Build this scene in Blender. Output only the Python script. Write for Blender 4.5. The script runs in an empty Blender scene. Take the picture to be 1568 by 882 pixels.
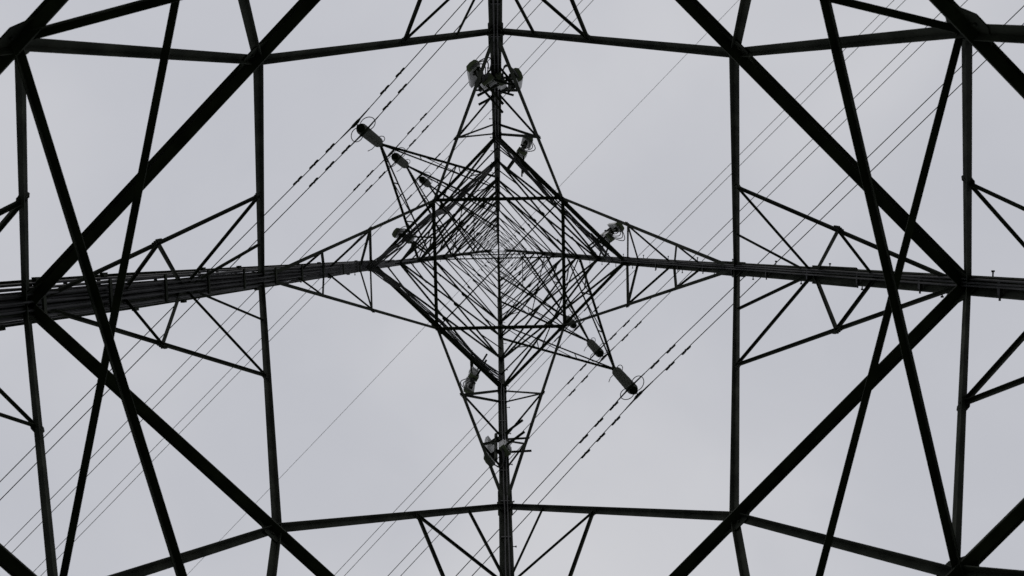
import bpy, math, random
from mathutils import Vector, Matrix
random.seed(7)
scene = bpy.context.scene
scene.view_settings.view_transform = 'Standard'
scene.view_settings.look = 'None'
scene.view_settings.exposure = 0
EYE = 1.6
ROT = Matrix.Rotation(math.radians(-1.1), 4, 'Z')

# ------------------------------------------------------------ materials
def mat_noise(name, c1, c2, scale, rough=0.6, metallic=0.0, bump=0.0, detail=6, spec=0.5):
    m = bpy.data.materials.new(name); m.use_nodes = True
    nt = m.node_tree; b = nt.nodes['Principled BSDF']
    tc = nt.nodes.new('ShaderNodeTexCoord')
    n = nt.nodes.new('ShaderNodeTexNoise'); n.inputs['Scale'].default_value = scale
    n.inputs['Detail'].default_value = detail
    nt.links.new(tc.outputs['Object'], n.inputs['Vector'])
    r = nt.nodes.new('ShaderNodeValToRGB')
    r.color_ramp.elements[0].position = 0.35; r.color_ramp.elements[1].position = 0.68
    r.color_ramp.elements[0].color = (*c1, 1); r.color_ramp.elements[1].color = (*c2, 1)
    nt.links.new(n.outputs['Fac'], r.inputs['Fac'])
    nt.links.new(r.outputs['Color'], b.inputs['Base Color'])
    b.inputs['Roughness'].default_value = rough
    b.inputs['Metallic'].default_value = metallic
    b.inputs['Specular IOR Level'].default_value = spec
    if bump:
        bp = nt.nodes.new('ShaderNodeBump'); bp.inputs['Strength'].default_value = bump
        nt.links.new(n.outputs['Fac'], bp.inputs['Height']); nt.links.new(bp.outputs['Normal'], b.inputs['Normal'])
    return m
STEEL = mat_noise('weathered_steel', (0.014,0.0165,0.013), (0.042,0.046,0.037), 3.0, 0.9, spec=0.15)
CABLE = mat_noise('cable_sheath', (0.012,0.012,0.013), (0.040,0.040,0.044), 2.0, 0.6, spec=0.25)
WIRE = mat_noise('conductor_strand', (0.04,0.04,0.042), (0.08,0.08,0.084), 6.0, 0.6, spec=0.3)
CERAM = mat_noise('insulator_glaze', (0.10,0.10,0.102), (0.20,0.20,0.205), 9.0, 0.3)
PLASTIC = mat_noise('antenna_radome', (0.28,0.282,0.286), (0.46,0.462,0.468), 2.5, 0.5)
CONCRETE = mat_noise('concrete', (0.2,0.195,0.185), (0.34,0.33,0.31), 5.0, 0.9, bump=0.3)
GRASS = mat_noise('grass', (0.022,0.04,0.012), (0.06,0.075,0.03), 0.9, 0.95, bump=0.5, detail=12)

# ------------------------------------------------------------ mesh builder
class MB:
    def __init__(s): s.v=[]; s.f=[]; s.k=0
    def prism(s, p, q, prof, u, v):
        n=len(prof); b=len(s.v)
        for base in (p,q):
            for (a,c) in prof: s.v.append(base+u*a+v*c)
        for i in range(n):
            j=(i+1)%n
            s.f.append((b+i,b+j,b+n+j,b+n+i))
        s.f.append(tuple(b+i for i in range(n-1,-1,-1))); s.f.append(tuple(b+n+i for i in range(n)))
    def angle(s, p, q, w, nrm, t=None, flip=False, ext=0.0):
        p=Vector(p); q=Vector(q); d=(q-p).normalized()
        p=p-d*ext; q=q+d*ext
        if t is None: t=max(0.008,w*0.11)
        n=Vector(nrm); n=(n-d*n.dot(d)).normalized(); u=d.cross(n).normalized()
        if flip: u=-u
        s.k+=1; off=(s.k%7)*0.0021
        prof=[(-w/2,0),(w/2,0),(w/2,t),(-w/2+t,t),(-w/2+t,w*0.8),(-w/2,w*0.8)]
        s.prism(p+n*off,q+n*off,prof,u,n)
    def corner(s, p, q, w, u, v, t):
        prof=[(0,0),(w,0),(w,t),(t,t),(t,w),(0,w)]
        s.prism(Vector(p),Vector(q),prof,Vector(u),Vector(v))
    def box(s, c, ax, ay, az, sx, sy, sz):
        c=Vector(c); p=c-az*sz/2; q=c+az*sz/2
        s.prism(p,q,[(-sx/2,-sy/2),(sx/2,-sy/2),(sx/2,sy/2),(-sx/2,sy/2)],ax,ay)
    def gusset(s, c, n, d, a, b, th=0.014):
        n=Vector(n).normalized(); d=Vector(d); d=(d-n*d.dot(n)).normalized(); e=n.cross(d)
        s.k+=1; c=Vector(c)+n*(0.002+(s.k%5)*0.0023)
        k=0.3
        prof=[(-a/2,-b/2*k),(-a/2*k,-b/2),(a/2*k,-b/2),(a/2,-b/2*k),(a/2,b/2*k),(a/2*k,b/2),(-a/2*k,b/2),(-a/2,b/2*k)]
        s.prism(c-n*th,c,prof,d,e)
        for (x,y) in ((-.3,0),(.3,0),(0,-.3),(0,.3),(.15,.15),(-.15,-.15),(.15,-.15),(-.15,.15)):
            o=c+d*(a*x)+e*(b*y)
            s.tube([o-n*(th+.02),o+n*.02],0.016,6)
    def tube(s, pts, r, seg=6, closed=False):
        pts=[Vector(p) for p in pts]; m=len(pts); b=len(s.v)
        rs=r if isinstance(r,(list,tuple)) else [r]*m
        d0=(pts[1]-pts[0]).normalized()
        ref=Vector((0,0,1)) if abs(d0.z)<0.9 else Vector((1,0,0))
        for i,p in enumerate(pts):
            a=pts[i-1] if (i>0 or closed) else p; c=pts[(i+1)%m] if (i<m-1 or closed) else p
            d=(c-a).normalized()
            u=(ref-d*ref.dot(d))
            if u.length<1e-4: u=d.orthogonal()
            u.normalize(); v=d.cross(u); ref=u
            for k in range(seg):
                an=2*math.pi*k/seg; s.v.append(p+u*math.cos(an)*rs[i]+v*math.sin(an)*rs[i])
        for i in range(m if closed else m-1):
            for k in range(seg):
                k2=(k+1)%seg; i2=(i+1)%m
                s.f.append((b+i*seg+k,b+i*seg+k2,b+i2*seg+k2,b+i2*seg+k))
        if not closed:
            s.f.append(tuple(b+k for k in range(seg-1,-1,-1))); s.f.append(tuple(b+(m-1)*seg+k for k in range(seg)))
    def obj(s, name, mat, parent=None, smooth=False):
        me=bpy.data.meshes.new(name); me.from_pydata([ROT@v for v in s.v],[],s.f); me.update()
        if smooth: me.polygons.foreach_set('use_smooth',[True]*len(me.polygons))
        me.materials.append(mat)
        o=bpy.data.objects.new(name,me); scene.collection.objects.link(o)
        if parent: o.parent=parent
        return o
def empty(name, loc=(0,0,0)):
    e=bpy.data.objects.new(name,None); scene.collection.objects.link(e); return e
def lerp(a,b,t): return a+(b-a)*t
Z=Vector((0,0,1))

# ------------------------------------------------------------ tower geometry (metres)
HB,H0,H1,H2,HT = 7.03,10.11,16.2,22.7,50.0   # above eye level
R0,K=8.5,0.2
RW=R0-K*H2; RT=0.5
def rad(h):
    return R0-K*h if h<=H2 else RW+(RT-RW)*(h-H2)/(HT-H2)
DIR=[Vector((-1,0,0)),Vector((0,-1,0)),Vector((1,0,0)),Vector((0,1,0))]
def leg(k,h): 
    p=DIR[k%4]*rad(h); p.z=h+EYE; return p
def fp(k,s,h): return lerp(leg(k,h),leg(k+1,h),s)
tower=empty('transmission_tower')

legs=MB(); main=MB(); sec=MB(); gus=MB(); up=MB()
for k in range(4):
    d=DIR[k]; a=(DIR[(k+1)%4]-d).normalized(); b=(DIR[(k+3)%4]-d).normalized()
    hs=[-1.5,H1,H2,36,HT]; ws=[0.20,0.18,0.15,0.11]
    for i in range(4):
        w=ws[i]; off=d*0.03
        legs.corner(leg(k,hs[i])+off,leg(k,hs[i+1])+off,w,a,b,0.03)
        if i: 
            p=leg(k,hs[i]); dd=(leg(k,hs[i]+1)-p).normalized()
            legs.corner(p+off*1.6-dd*0.5,p+off*1.6+dd*0.5,w+0.05,a,b,0.02)
    p=leg(k,12.8); dd=(leg(k,13.8)-p).normalized()
    legs.corner(p+d*0.05-dd*0.6,p+d*0.05+dd*0.6,0.24,a,b,0.02)
    f0=leg(k,-1.5); legs.box(f0+Vector((0,0,0.02)),a,b,Z,0.6,0.6,0.05)
legs.obj('main_legs',STEEL,tower)

def face_n(k):
    n=(DIR[k%4]+DIR[(k+1)%4]); n.z=0; n.normalize()
    return -n      # pointing inwards
JS=0.376
for k in range(4):
    n=face_n(k)
    for (h,w) in ((HB,0.14),(H0,0.165)):
        main.angle(leg(k,h),leg(k+1,h),w,n,t=0.02)
        main.angle(leg(k,h)-n*0.015+Vector((0,0,-.012)),leg(k+1,h)-n*0.015+Vector((0,0,-.012)),w*.6,-n,t=0.02)
    main.angle(leg(k,H2),leg(k+1,H2),0.12,n)
    if k in (1,3): main.angle(leg(k,H2)+Z*.35,leg(k+1,H2)+Z*.35,0.14,n)
    M0=fp(k,.5,H0); M2=fp(k,.5,H2)
    gus.gusset(M0,n,leg(k+1,H0)-leg(k,H0),0.62,0.46); gus.gusset(M2,n,leg(k+1,H0)-leg(k,H0),0.45,0.4)
    for side in (0,1):
        def S(s,h): return fp(k,s if side==0 else 1-s,h)
        fl=bool(side)
        J=S(JS,HB); N1=S(0,H1); L0=S(0,H0)
        e=leg(k+1,H0)-leg(k,H0)
        gus.gusset(J,n,e,0.55,0.42); gus.gusset(lerp(N1,M0,.015),n,N1-M0,0.5,0.34); gus.gusset(lerp(L0,M0,.03),n,e,0.6,0.45)
        main.angle(M0,N1,0.105,n,flip=fl)
        main.angle(N1,M2,0.105,n,flip=fl)
        main.angle(M0,J,0.10,n,flip=fl)
        main.angle(L0,J,0.105,n,flip=fl)
        main.angle(J,S(0.0,-1.0),0.12,n,flip=fl)
        Q=lerp(M0,N1,.5); Q2=lerp(M0,N1,.76); SS=lerp(Q,L0,.5); KN=S(0,13.5)
        w=0.058
        sec.angle(Q,L0,w*1.05,n,flip=fl); sec.angle(Q,KN,w,n); sec.angle(SS,KN,w,n); sec.angle(SS,S(0,11.9),w,n); sec.angle(Q2,KN,w,n)
        gus.gusset(Q,n,N1-M0,0.26,0.17); gus.gusset(SS,n,Q-L0,0.2,0.14)
        P5=lerp(L0,J,.5)
        sec.angle(P5,S(0,HB),w,n); sec.angle(P5,S(0,8.7),w,n)
        gus.gusset(P5,n,L0-J,0.24,0.16)
        PJ=lerp(J,S(0,-1.0),.5); sec.angle(PJ,S(0,HB),w,n); sec.angle(PJ,S(0,3.2),w,n)
        P=lerp(N1,M2,.55); P2=lerp(N1,M2,.28)
        w=0.062
        sec.angle(P,S(0,21.8),w,n); sec.angle(P,S(0,19.4),w,n); sec.angle(P2,S(0,19.4),w*.9,n); sec.angle(P2,S(0,17.7),w*.9,n)
        sec.angle(P,S(0,H2),w,n)
        gus.gusset(P,n,N1-M2,0.24,0.18)
def J(k,side): return fp(k,JS if side==0 else 1-JS,HB)
for c in range(4):
    fa=(c+3)%4; fb=c
    nearA=J(fa,1); farA=J(fa,0); nearB=J(fb,0); farB=J(fb,1)
    main.angle(farA+Vector((0,0,-.02)),nearB+Vector((0,0,-.02)),0.074,Vector((0,0,-1)))
    main.angle(farB+Vector((0,0,.08)),nearA+Vector((0,0,.08)),0.074,Vector((0,0,1)))
for k in range(4):
    main.angle(fp(k,.5,H2),fp(k+1,.5,H2),0.10,Vector((0,0,1)))
    sec.angle(fp(k,.5,H2)+Vector((0,0,.1)),fp(k+2,.5,H2)+Vector((0,0,.1)),0.04,Vector((0,0,1)))
# ---- upper body
LV=[H2,25.9,29.0,31.3,33.7,36.0,38.4,40.8,43.0,45.0,46.8,48.4,50.0]
for i in range(len(LV)-1):
    a,b=LV[i],LV[i+1]
    w=0.085 if a<30 else (0.066 if a<40 else 0.045)
    for k in range(4):
        n=face_n(k)
        up.angle(leg(k,a),leg(k+1,b),w,n)
        if not (k in (1,3) and i in (3,6)): up.angle(leg(k+1,a)+n*.03,leg(k,b)+n*.03,w,n,flip=True)
        if k in (0,) or i%2==0: up.angle(leg(k,b),leg(k+1,b),w,n)
        if a<44:
            r=rad(a)/(rad(a)+rad(b)); X=fp(k,.5,lerp(a,b,r))
            gus.gusset(X,n,leg(k+1,a)-leg(k,a),0.17,0.13)
        hm=(a+b)/2
        if a<30:
            if k in (0,2):
                if k==0 or i==0: up.angle(leg(k,hm),leg(k+1,hm),w*.7,n)
                for t in (.25,.75):
                    up.angle(fp(k,t,hm),fp(k,t+(-.12 if t<.5 else .12),b),w*.5,n)
            else:
                up.angle(leg(k,hm),lerp(leg(k,a),leg(k+1,b),.25),w*.6,n); up.angle(leg(k+1,hm),lerp(leg(k+1,a),leg(k,b),.25),w*.6,n)
for (a,b) in ((H2,29.0),(29.0,36.0),(36.0,43.0)):
    up.angle(leg(0,a)+Z*.1,leg(1,(a+b)/2),0.06,face_n(0)); up.angle(leg(1,(a+b)/2),leg(0,b),0.06,face_n(0))
    up.angle(leg(2,a)+Z*.1,leg(3,(a+b)/2),0.06,face_n(2))
for h in (29.0,36.0,43.0):
    up.angle(leg(0,h)+Z*.05,leg(2,h)+Z*.05,0.05,Z); up.angle(leg(1,h)+Z*.12,leg(3,h)+Z*.12,0.05,Z)
# ---- cross arms (perpendicular to the line)
ARMS=[(29.0,6.4,4.1,31.3),(36.0,6.2,3.9,38.4),(43.0,5.6,3.7,45.0)]
for (h,r,ins,hu) in ARMS:
    for k in (0,2):
        o=-face_n(k); tip=o*r; tip.z=h+EYE; tipu=tip+Z*0.22
        along=(DIR[(k+1)%4]-DIR[k]).normalized()
        ch=[]
        for c in (k,k+1):
            A=leg(c,h); U=leg(c,hu)
            up.angle(A,tip,0.095,Z); up.angle(U,tipu,0.06,Z)
            nn=(A-tip).cross(U-tip)
            N=3
            for i in range(1,N):
                t=i/N; up.angle(lerp(A,tip,t),lerp(U,tipu,t),0.042,nn)
            for i in range(N-1):
                up.angle(lerp(A,tip,(i+1)/N),lerp(U,tipu,i/N),0.04,nn)
            ch.append((A,U))
        up.angle(lerp(ch[0][0],tip,.35),lerp(ch[1][0],tip,.35),0.045,Z)
        up.angle(ch[0][0],lerp(ch[1][0],tip,.35),0.045,Z)
        up.box(tip+Z*0.08,along,o,Z,0.2,0.26,0.3)
up.box(Vector((0,0,HT+EYE+.1)),DIR[2],DIR[3],Z,0.12,0.12,0.5)
for k in range(4): up.angle(leg(k,HT),Vector((0,0,HT+EYE+.3)),0.045,DIR[(k+1)%4])
main.obj('main_bracing',STEEL,tower); sec.obj('secondary_bracing',STEEL,tower)
gus.obj('gusset_plates',STEEL,tower); up.obj('upper_body_and_crossarms',STEEL,tower)

ft=MB()
for k in range(4):
    c=leg(k,-1.5); ft.box(Vector((c.x,c.y,0.0)),DIR[0],DIR[1],Z,1.3,1.3,0.16)
ft.obj('concrete_footings',CONCRETE,tower)

# ---- step bolts
sb=MB()
for k in (0,2,1,3):
    h=3.0; i=0
    while h<48:
        p=leg(k,h)
        if (k==2 and i%2==0) or (k!=2 and i%4==0):
            o=(DIR[(k+1)%4] if (i//2)%2 else DIR[(k+3)%4])
            sb.tube([p+o*0.02,p+o*0.2],0.010,5); sb.tube([p+o*0.19,p+o*0.215],0.02,6)
        h+=0.42; i+=1
sb.obj('step_bolts',STEEL,tower)

# ---- feeder cables on ladder, left leg
cl=empty('feeder_cable_ladder')
cab=MB(); rail=MB()
k=0; T=Vector((0,1,0)); IN=Vector((1,0,0))
def lad(h,off,inn): return leg(k,h)+T*(off-.03)+IN*inn
top=[24.5,26,27.5,24,28,29,25.5,24.2,27,24.4]
def scl(h): return 1.0 if h<12 else max(0.45,1-(h-12)*0.05)
for i in range(10):
    off=-0.24+i*0.053; r=random.choice([0.018,0.022,0.026]); pts=[]
    h=-1.4
    while h<top[i]:
        pts.append(lad(h,(off+random.uniform(-.009,.009))*scl(h),0.10+random.uniform(0,.012))); h+=1.1
    cab.tube(pts,r,7)
for i in range(5):
    off=-0.2+i*0.1; cab.tube([lad(h,off*scl(h)+random.uniform(-.015,.015),0.17) for h in range(0,22-i,1)],0.02,7)
def tail(k0,pts_sh,n,spread):
    for i in range(n):
        pts=[]
        ctrl=[fp(k0,s,h)+face_n(k0)*(.12+i*.03)+Z*(i-n/2)*spread for (s,h) in pts_sh]
        for a,b in zip(ctrl[:-1],ctrl[1:]):
            for q in range(5):
                t=q/5; pts.append(lerp(a,b,t)-Z*.12*math.sin(math.pi*t)+Vector((random.uniform(-.015,.015),random.uniform(-.015,.015),0)))
        pts.append(ctrl[-1]); cab.tube(pts,.022,6)
tail(0,[(.02,22.0),(.2,22.9),(.42,23.3),(.5,24.6),(.9,25.2)],5,.09)
tail(1,[(.02,22.6),(.22,22.9),(.45,23.2),(.8,23.4),(.98,24.0)],4,.1)
tail(3,[(.03,23.2),(.2,22.8),(.5,23.0),(.8,22.7),(.98,22.0)],4,.1)
for s in (-0.28,0.28):
    for (ha,hb) in ((-1.4,12),(12,17.5),(17.5,23)):
        rail.angle(lad(ha,s*scl(ha),0.03),lad(hb,s*scl(hb),0.03),0.045,IN)
h=-1.0; i=0
LD=(leg(0,1)-leg(0,0)).normalized()
while h<23.5:
    sc=scl(h)
    rail.box(lad(h,0,0.06),T,IN,LD,0.60*sc,0.03,0.045)
    if i%2==0: rail.box(lad(h+.05,random.uniform(-.03,.03),0.20),T,IN,LD,0.5*sc,0.025,0.05)
    if i%3!=1: rail.box(lad(h+.1,(0.30 if i%2 else -0.30)*sc,0.07),T,IN,LD,0.06,0.06,0.09)
    h+=0.62+random.uniform(-.04,.04); i+=1
cab.obj('cables',CABLE,cl,True); rail.obj('ladder_rails_and_clamps',STEEL,cl)

cr=MB()
for (k,offs,ht) in ((2,(-.09,-.05,.0),24.5),(1,(-.04,.04),24),(3,(-.05,0.02),23.5)):
    T=DIR[(k+1)%4]; IN=-DIR[k]
    for o in offs:
        pts=[]; h=-1.4
        while h<ht: pts.append(leg(k,h)+T*(o+random.uniform(-.008,.008))+IN*(.15+random.uniform(0,.02))); h+=0.9
        cr.tube(pts,0.016,6)
    h=0
    while h<ht:
        p=leg(k,h)+IN*.14; cr.box(p,T,IN,Z,0.19,0.04,0.05)
        if k==2: cr.tube([p+T*.09,p+T*(.17)],.014,5)
        h+=1.35
cr.obj('leg_cable_runs',CABLE,cl)

# ------------------------------------------------------------ antennas
def antenna(c, out, h=1.7, units=1, flip=1):
    e=empty('panel_antenna')
    c=Vector(c); out=Vector(out).normalized(); t=Z.cross(out)
    b=MB()
    w,dp=0.34,0.17
    prof=[(-w/2,0),(w/2,0),(w/2,dp*.5),(w*.36,dp*.9),(0,dp),(-w*.36,dp*.9),(-w/2,dp*.5)]
    b.prism(c+out*.14-Z*h/2,c+out*.14+Z*h/2,prof,t,out)
    b.obj('radome',PLASTIC,e)
    m=MB()
    m.tube([c-Z*(h/2+.35),c+Z*(h/2+.3)],0.045,8)
    for z in (-.6,.6):
        m.box(c+out*.07+Z*z,t,out,Z,.12,.16,.07); m.box(c-out*.06+Z*z,t,out,Z,.18,.05,.1)
        m.tube([c+Z*z,c+Z*z-out*0.9],0.035,6)
        m.tube([c+Z*z,c+Z*z-out*0.75+t*flip*.5],0.03,6)
    m.obj('mounting_pole',STEEL,e)
    u=MB()
    for i in range(units):
        q=c-out*(.22)+Z*(-.45+.7*i)+t*flip*.08
        u.box(q,t,out,Z,.32,.16,.48)
        for j in range(7): u.box(q-out*.10+t*(-.12+.04*j),t,out,Z,.008,.06,.42)
    u.obj('radio_unit',PLASTIC,e)
    j=MB()
    for i in range(4):
        x=t*(-.09+.06*i); pts=[]
        s0=c+out*.2+x-Z*h/2; s1=c-out*.22-Z*(.65)+x*.6
        for q in range(11):
            f=q/10; pts.append(lerp(s0,s1,f)-Z*(.32+.05*i)*math.sin(math.pi*f)+t*flip*(.16+.05*i)*math.sin(math.pi*f))
        j.tube(pts,.014,6)
    j.obj('jumper_cables',CABLE,e,True)
def at(k,h,tang,rad_off=0.0):
    return leg(k,h)+DIR[(k+1)%4]*tang+DIR[k]*rad_off
antenna(at(1,18.6,-.42,-.1),(-.5,-.6,0),1.8,1,1)
antenna(at(1,18.8,.34,-.1),(.8,-.4,0),1.2,1,-1)
antenna(at(1,24.0,.85,-.1),(.6,-.8,0),1.7,2,1)
antenna(at(2,24.2,-.95,-.1),(.8,-.6,0),1.7,2,1)
antenna(at(3,23.8,.95,.0),(-.5,.8,0),1.7,2,1)
antenna(at(3,18.9,.2,-.1),(-.7,.5,0),1.7,1,-1)
antenna(at(0,24.6,.9,-.6),(-.8,-.6,0),1.7,1,1)

# ------------------------------------------------------------ insulators + conductors
LINE=(DIR[1]-DIR[0]).normalized()     # direction of the line
SPAN,SAG=330.0,9.0
def cond(base, s, sag=SAG):
    x=abs(s); return base+LINE*s-Z*(4*sag*(x/SPAN)*(1-x/SPAN))
def samples():
    a=[0,.5,1,2,3,4,6,8,11,15,20,26,33,42,55,70,90,115,140,165]
    return [-x for x in a[:0:-1]]+a
def damper(mb,base,s,L=.21):
    a=cond(base,s); mb.box(a-Z*.04,LINE,Z.cross(LINE),Z,.05,.05,.11)
    for sg in (-1,1):
        mb.tube([a-Z*.09,a-Z*.095+LINE*.04*sg,a-Z*.10+LINE*(L-.04)*sg,a-Z*.10+LINE*L*sg],[.02,.034,.038,.02],8)
for (h,r,ins,hu) in ARMS:
    for k in (0,2):
        o=-face_n(k); tip=o*r; tip.z=h+EYE-.08
        e=empty('insulator_string')
        d=MB(); n=21; sp=(ins-.7)/n
        for i in range(n):
            z=tip.z-.35-sp*i; c=Vector((tip.x,tip.y,z))
            d.tube([c,c-Z*.03,c-Z*.045,c-Z*.085,c-Z*.09,c-Z*(sp+.005)],[.045,.09,.18,.20,.09,.045],16)
        d.obj('discs',CERAM,e,True)
        f=MB(); bot=tip-Z*(ins-.2)
        f.tube([tip+Z*.05,tip-Z*.37],.03,8); f.tube([bot+Z*.2,bot],.035,8)
        f.box(bot-Z*.03,o,LINE,Z,.50,.04,.14)
        f.tube([bot+Z*.16,bot-Z*.05],[.17,.15],14)
        for zz,R,sg in ((bot.z+.25,.28,1),(bot.z+.25,.26,-1),(tip.z-.35,.16,1)):
            c=Vector((tip.x,tip.y,zz)); pts=[]
            for q in range(19):
                a=-2.6+5.2*q/18
                pts.append(c+LINE*sg*(R*.95+R*math.cos(a)*.95)+o*(math.sin(a)*R*.75)+Z*(.12*math.cos(a)))
            f.tube([c]+pts+[c],.015,6)
        c=Vector((tip.x,tip.y,tip.z-.3)); f.tube([c,c-LINE*.35,c-LINE*.5-Z*.3],.014,6)
        for sg in (-1,1):
            p=bot+o*.2*sg-Z*.16
            f.tube([p-LINE*.22-Z*.02,p-LINE*.1+Z*.02,p+LINE*.1+Z*.02,p+LINE*.22-Z*.02],[.03,.055,.055,.03],8)
            f.box(p+Z*.06,o,LINE,Z,.04,.08,.16)
        f.obj('fittings_and_arcing_rings',STEEL,e,False)
        pl=empty('power_line')
        w=MB(); fit=MB()
        for sg in (-1,1):
            base=bot+o*.2*sg-Z*.16
            w.tube([cond(base,s) for s in samples()],.0155,6)
            pos={29.0:((1.0,1.75,2.5),(1.3,2.05)),36.0:((1.1,1.9),(1.1,1.9)),43.0:((1.3,),(1.3,))}[h]
            for qi,q in ((0,-1),(1,1)):
                for s0 in pos[qi]: damper(fit,base,q*(s0+.16*sg))
            fit.tube([cond(base,s) for s in (-.7,-.4,0,.4,.7)],[.018,.026,.03,.026,.018],8)
        for s in (-97,-43,38,92):
            a=cond(bot+o*.2-Z*.16,s); b=cond(bot-o*.2-Z*.16,s); fit.tube([a,b],.018,6)
        w.obj('conductors',WIRE,pl,True); fit.obj('vibration_dampers',STEEL,pl)
ew=MB(); base=Vector((0,0,HT+EYE+.2))
ew.tube([cond(base,s,7.0) for s in samples()],.014,6)
ew.obj('earth_wire',WIRE)

# ------------------------------------------------------------ ground
g=bpy.data.meshes.new('ground'); N=60; S=900
vs=[];fs=[]
for i in range(N+1):
    for j in range(N+1):
        x=(i/N*2-1); y=(j/N*2-1); X=math.copysign(abs(x)**2.2,x)*S; Y=math.copysign(abs(y)**2.2,y)*S
        rr=math.hypot(X,Y); z=0 if rr<14 else min(1,(rr-14)/40)*(math.sin(X*.031+1)*math.cos(Y*.027)*.6)
        vs.append((X,Y,z))
for i in range(N):
    for j in range(N):
        a=i*(N+1)+j; fs.append((a,a+N+1,a+N+2,a+1))
g.from_pydata(vs,[],fs); g.materials.append(GRASS)
scene.collection.objects.link(bpy.data.objects.new('ground',g))

# ------------------------------------------------------------ sky
w=bpy.data.worlds.new('World'); scene.world=w; w.use_nodes=True
nt=w.node_tree; bg=nt.nodes['Background']; bg.inputs['Strength'].default_value=0.1
sky=nt.nodes.new('ShaderNodeTexSky'); sky.sky_type='NISHITA'; sky.sun_disc=False
EL,AZ=math.radians(48),math.radians(200)
sky.sun_elevation=EL; sky.sun_rotation=AZ
tc=nt.nodes.new('ShaderNodeTexCoord')
def noise(scale,detail,rough,dist,off):
    mp=nt.nodes.new('ShaderNodeMapping'); mp.inputs['Location'].default_value=off
    nt.links.new(tc.outputs['Generated'],mp.inputs['Vector'])
    n=nt.nodes.new('ShaderNodeTexNoise'); n.inputs['Scale'].default_value=scale; n.inputs['Detail'].default_value=detail
    n.inputs['Roughness'].default_value=rough; n.inputs['Distortion'].default_value=dist
    nt.links.new(mp.outputs['Vector'],n.inputs['Vector']); return n
def ramp(n,p0,c0,p1,c1):
    rp=nt.nodes.new('ShaderNodeValToRGB'); e=rp.color_ramp.elements
    e[0].position=p0; e[1].position=p1; e[0].color=c0; e[1].color=c1
    rp.color_ramp.interpolation='EASE'
    nt.links.new(n.outputs['Fac'],rp.inputs['Fac']); return rp
n1=noise(1.6,4,.4,.3,(.3,.1,0)); n2=noise(6.0,6,.5,.5,(1.2,.7,.4))
r1=ramp(n1,.32,(5.6/7.5,5.68/7.5,6.1/7.5,1),.68,(6.6/7.5,6.6/7.5,6.85/7.5,1))
r2=ramp(n2,.3,(.965,.967,.97,1),.7,(1,1,1,1))
mu=nt.nodes.new('ShaderNodeMixRGB'); mu.blend_type='MULTIPLY'; mu.inputs['Fac'].default_value=1
nt.links.new(r1.outputs['Color'],mu.inputs['Color1']); nt.links.new(r2.outputs['Color'],mu.inputs['Color2'])
sc=nt.nodes.new('ShaderNodeVectorMath'); sc.operation='SCALE'; sc.inputs['Scale'].default_value=7.5
nt.links.new(mu.outputs['Color'],sc.inputs[0])
mx=nt.nodes.new('ShaderNodeMixRGB'); mx.inputs['Fac'].default_value=.94
nt.links.new(sky.outputs['Color'],mx.inputs['Color1']); nt.links.new(sc.outputs[0],mx.inputs['Color2'])
nt.links.new(mx.outputs['Color'],bg.inputs['Color'])
sd=bpy.data.lights.new('sun','SUN'); sd.energy=0.5; sd.angle=math.radians(20); sd.color=(1,.97,.93)
so=bpy.data.objects.new('sun',sd); scene.collection.objects.link(so)
dirv=Vector((math.sin(AZ)*math.cos(EL),math.cos(AZ)*math.cos(EL),math.sin(EL)))
so.rotation_euler=dirv.to_track_quat('Z','Y').to_euler()

# ------------------------------------------------------------ camera
cd=bpy.data.cameras.new('camera'); cam=bpy.data.objects.new('camera',cd); scene.collection.objects.link(cam)
cd.lens=36*1130/1568; cd.sensor_width=36; cd.clip_end=3000
cd.dof.use_dof=True; cd.dof.focus_distance=13.0; cd.dof.aperture_fstop=1.7
fwd=Vector((math.tan(.0200),math.tan(.0665),1)).normalized()
zl=-fwd; upv=Vector((0,-1,0)); xl=upv.cross(zl).normalized(); yl=zl.cross(xl).normalized()
M=Matrix((xl,yl,zl)).transposed().to_4x4(); M.translation=Vector((-.07,-.76,EYE)); cam.matrix_world=M
scene.camera=cam
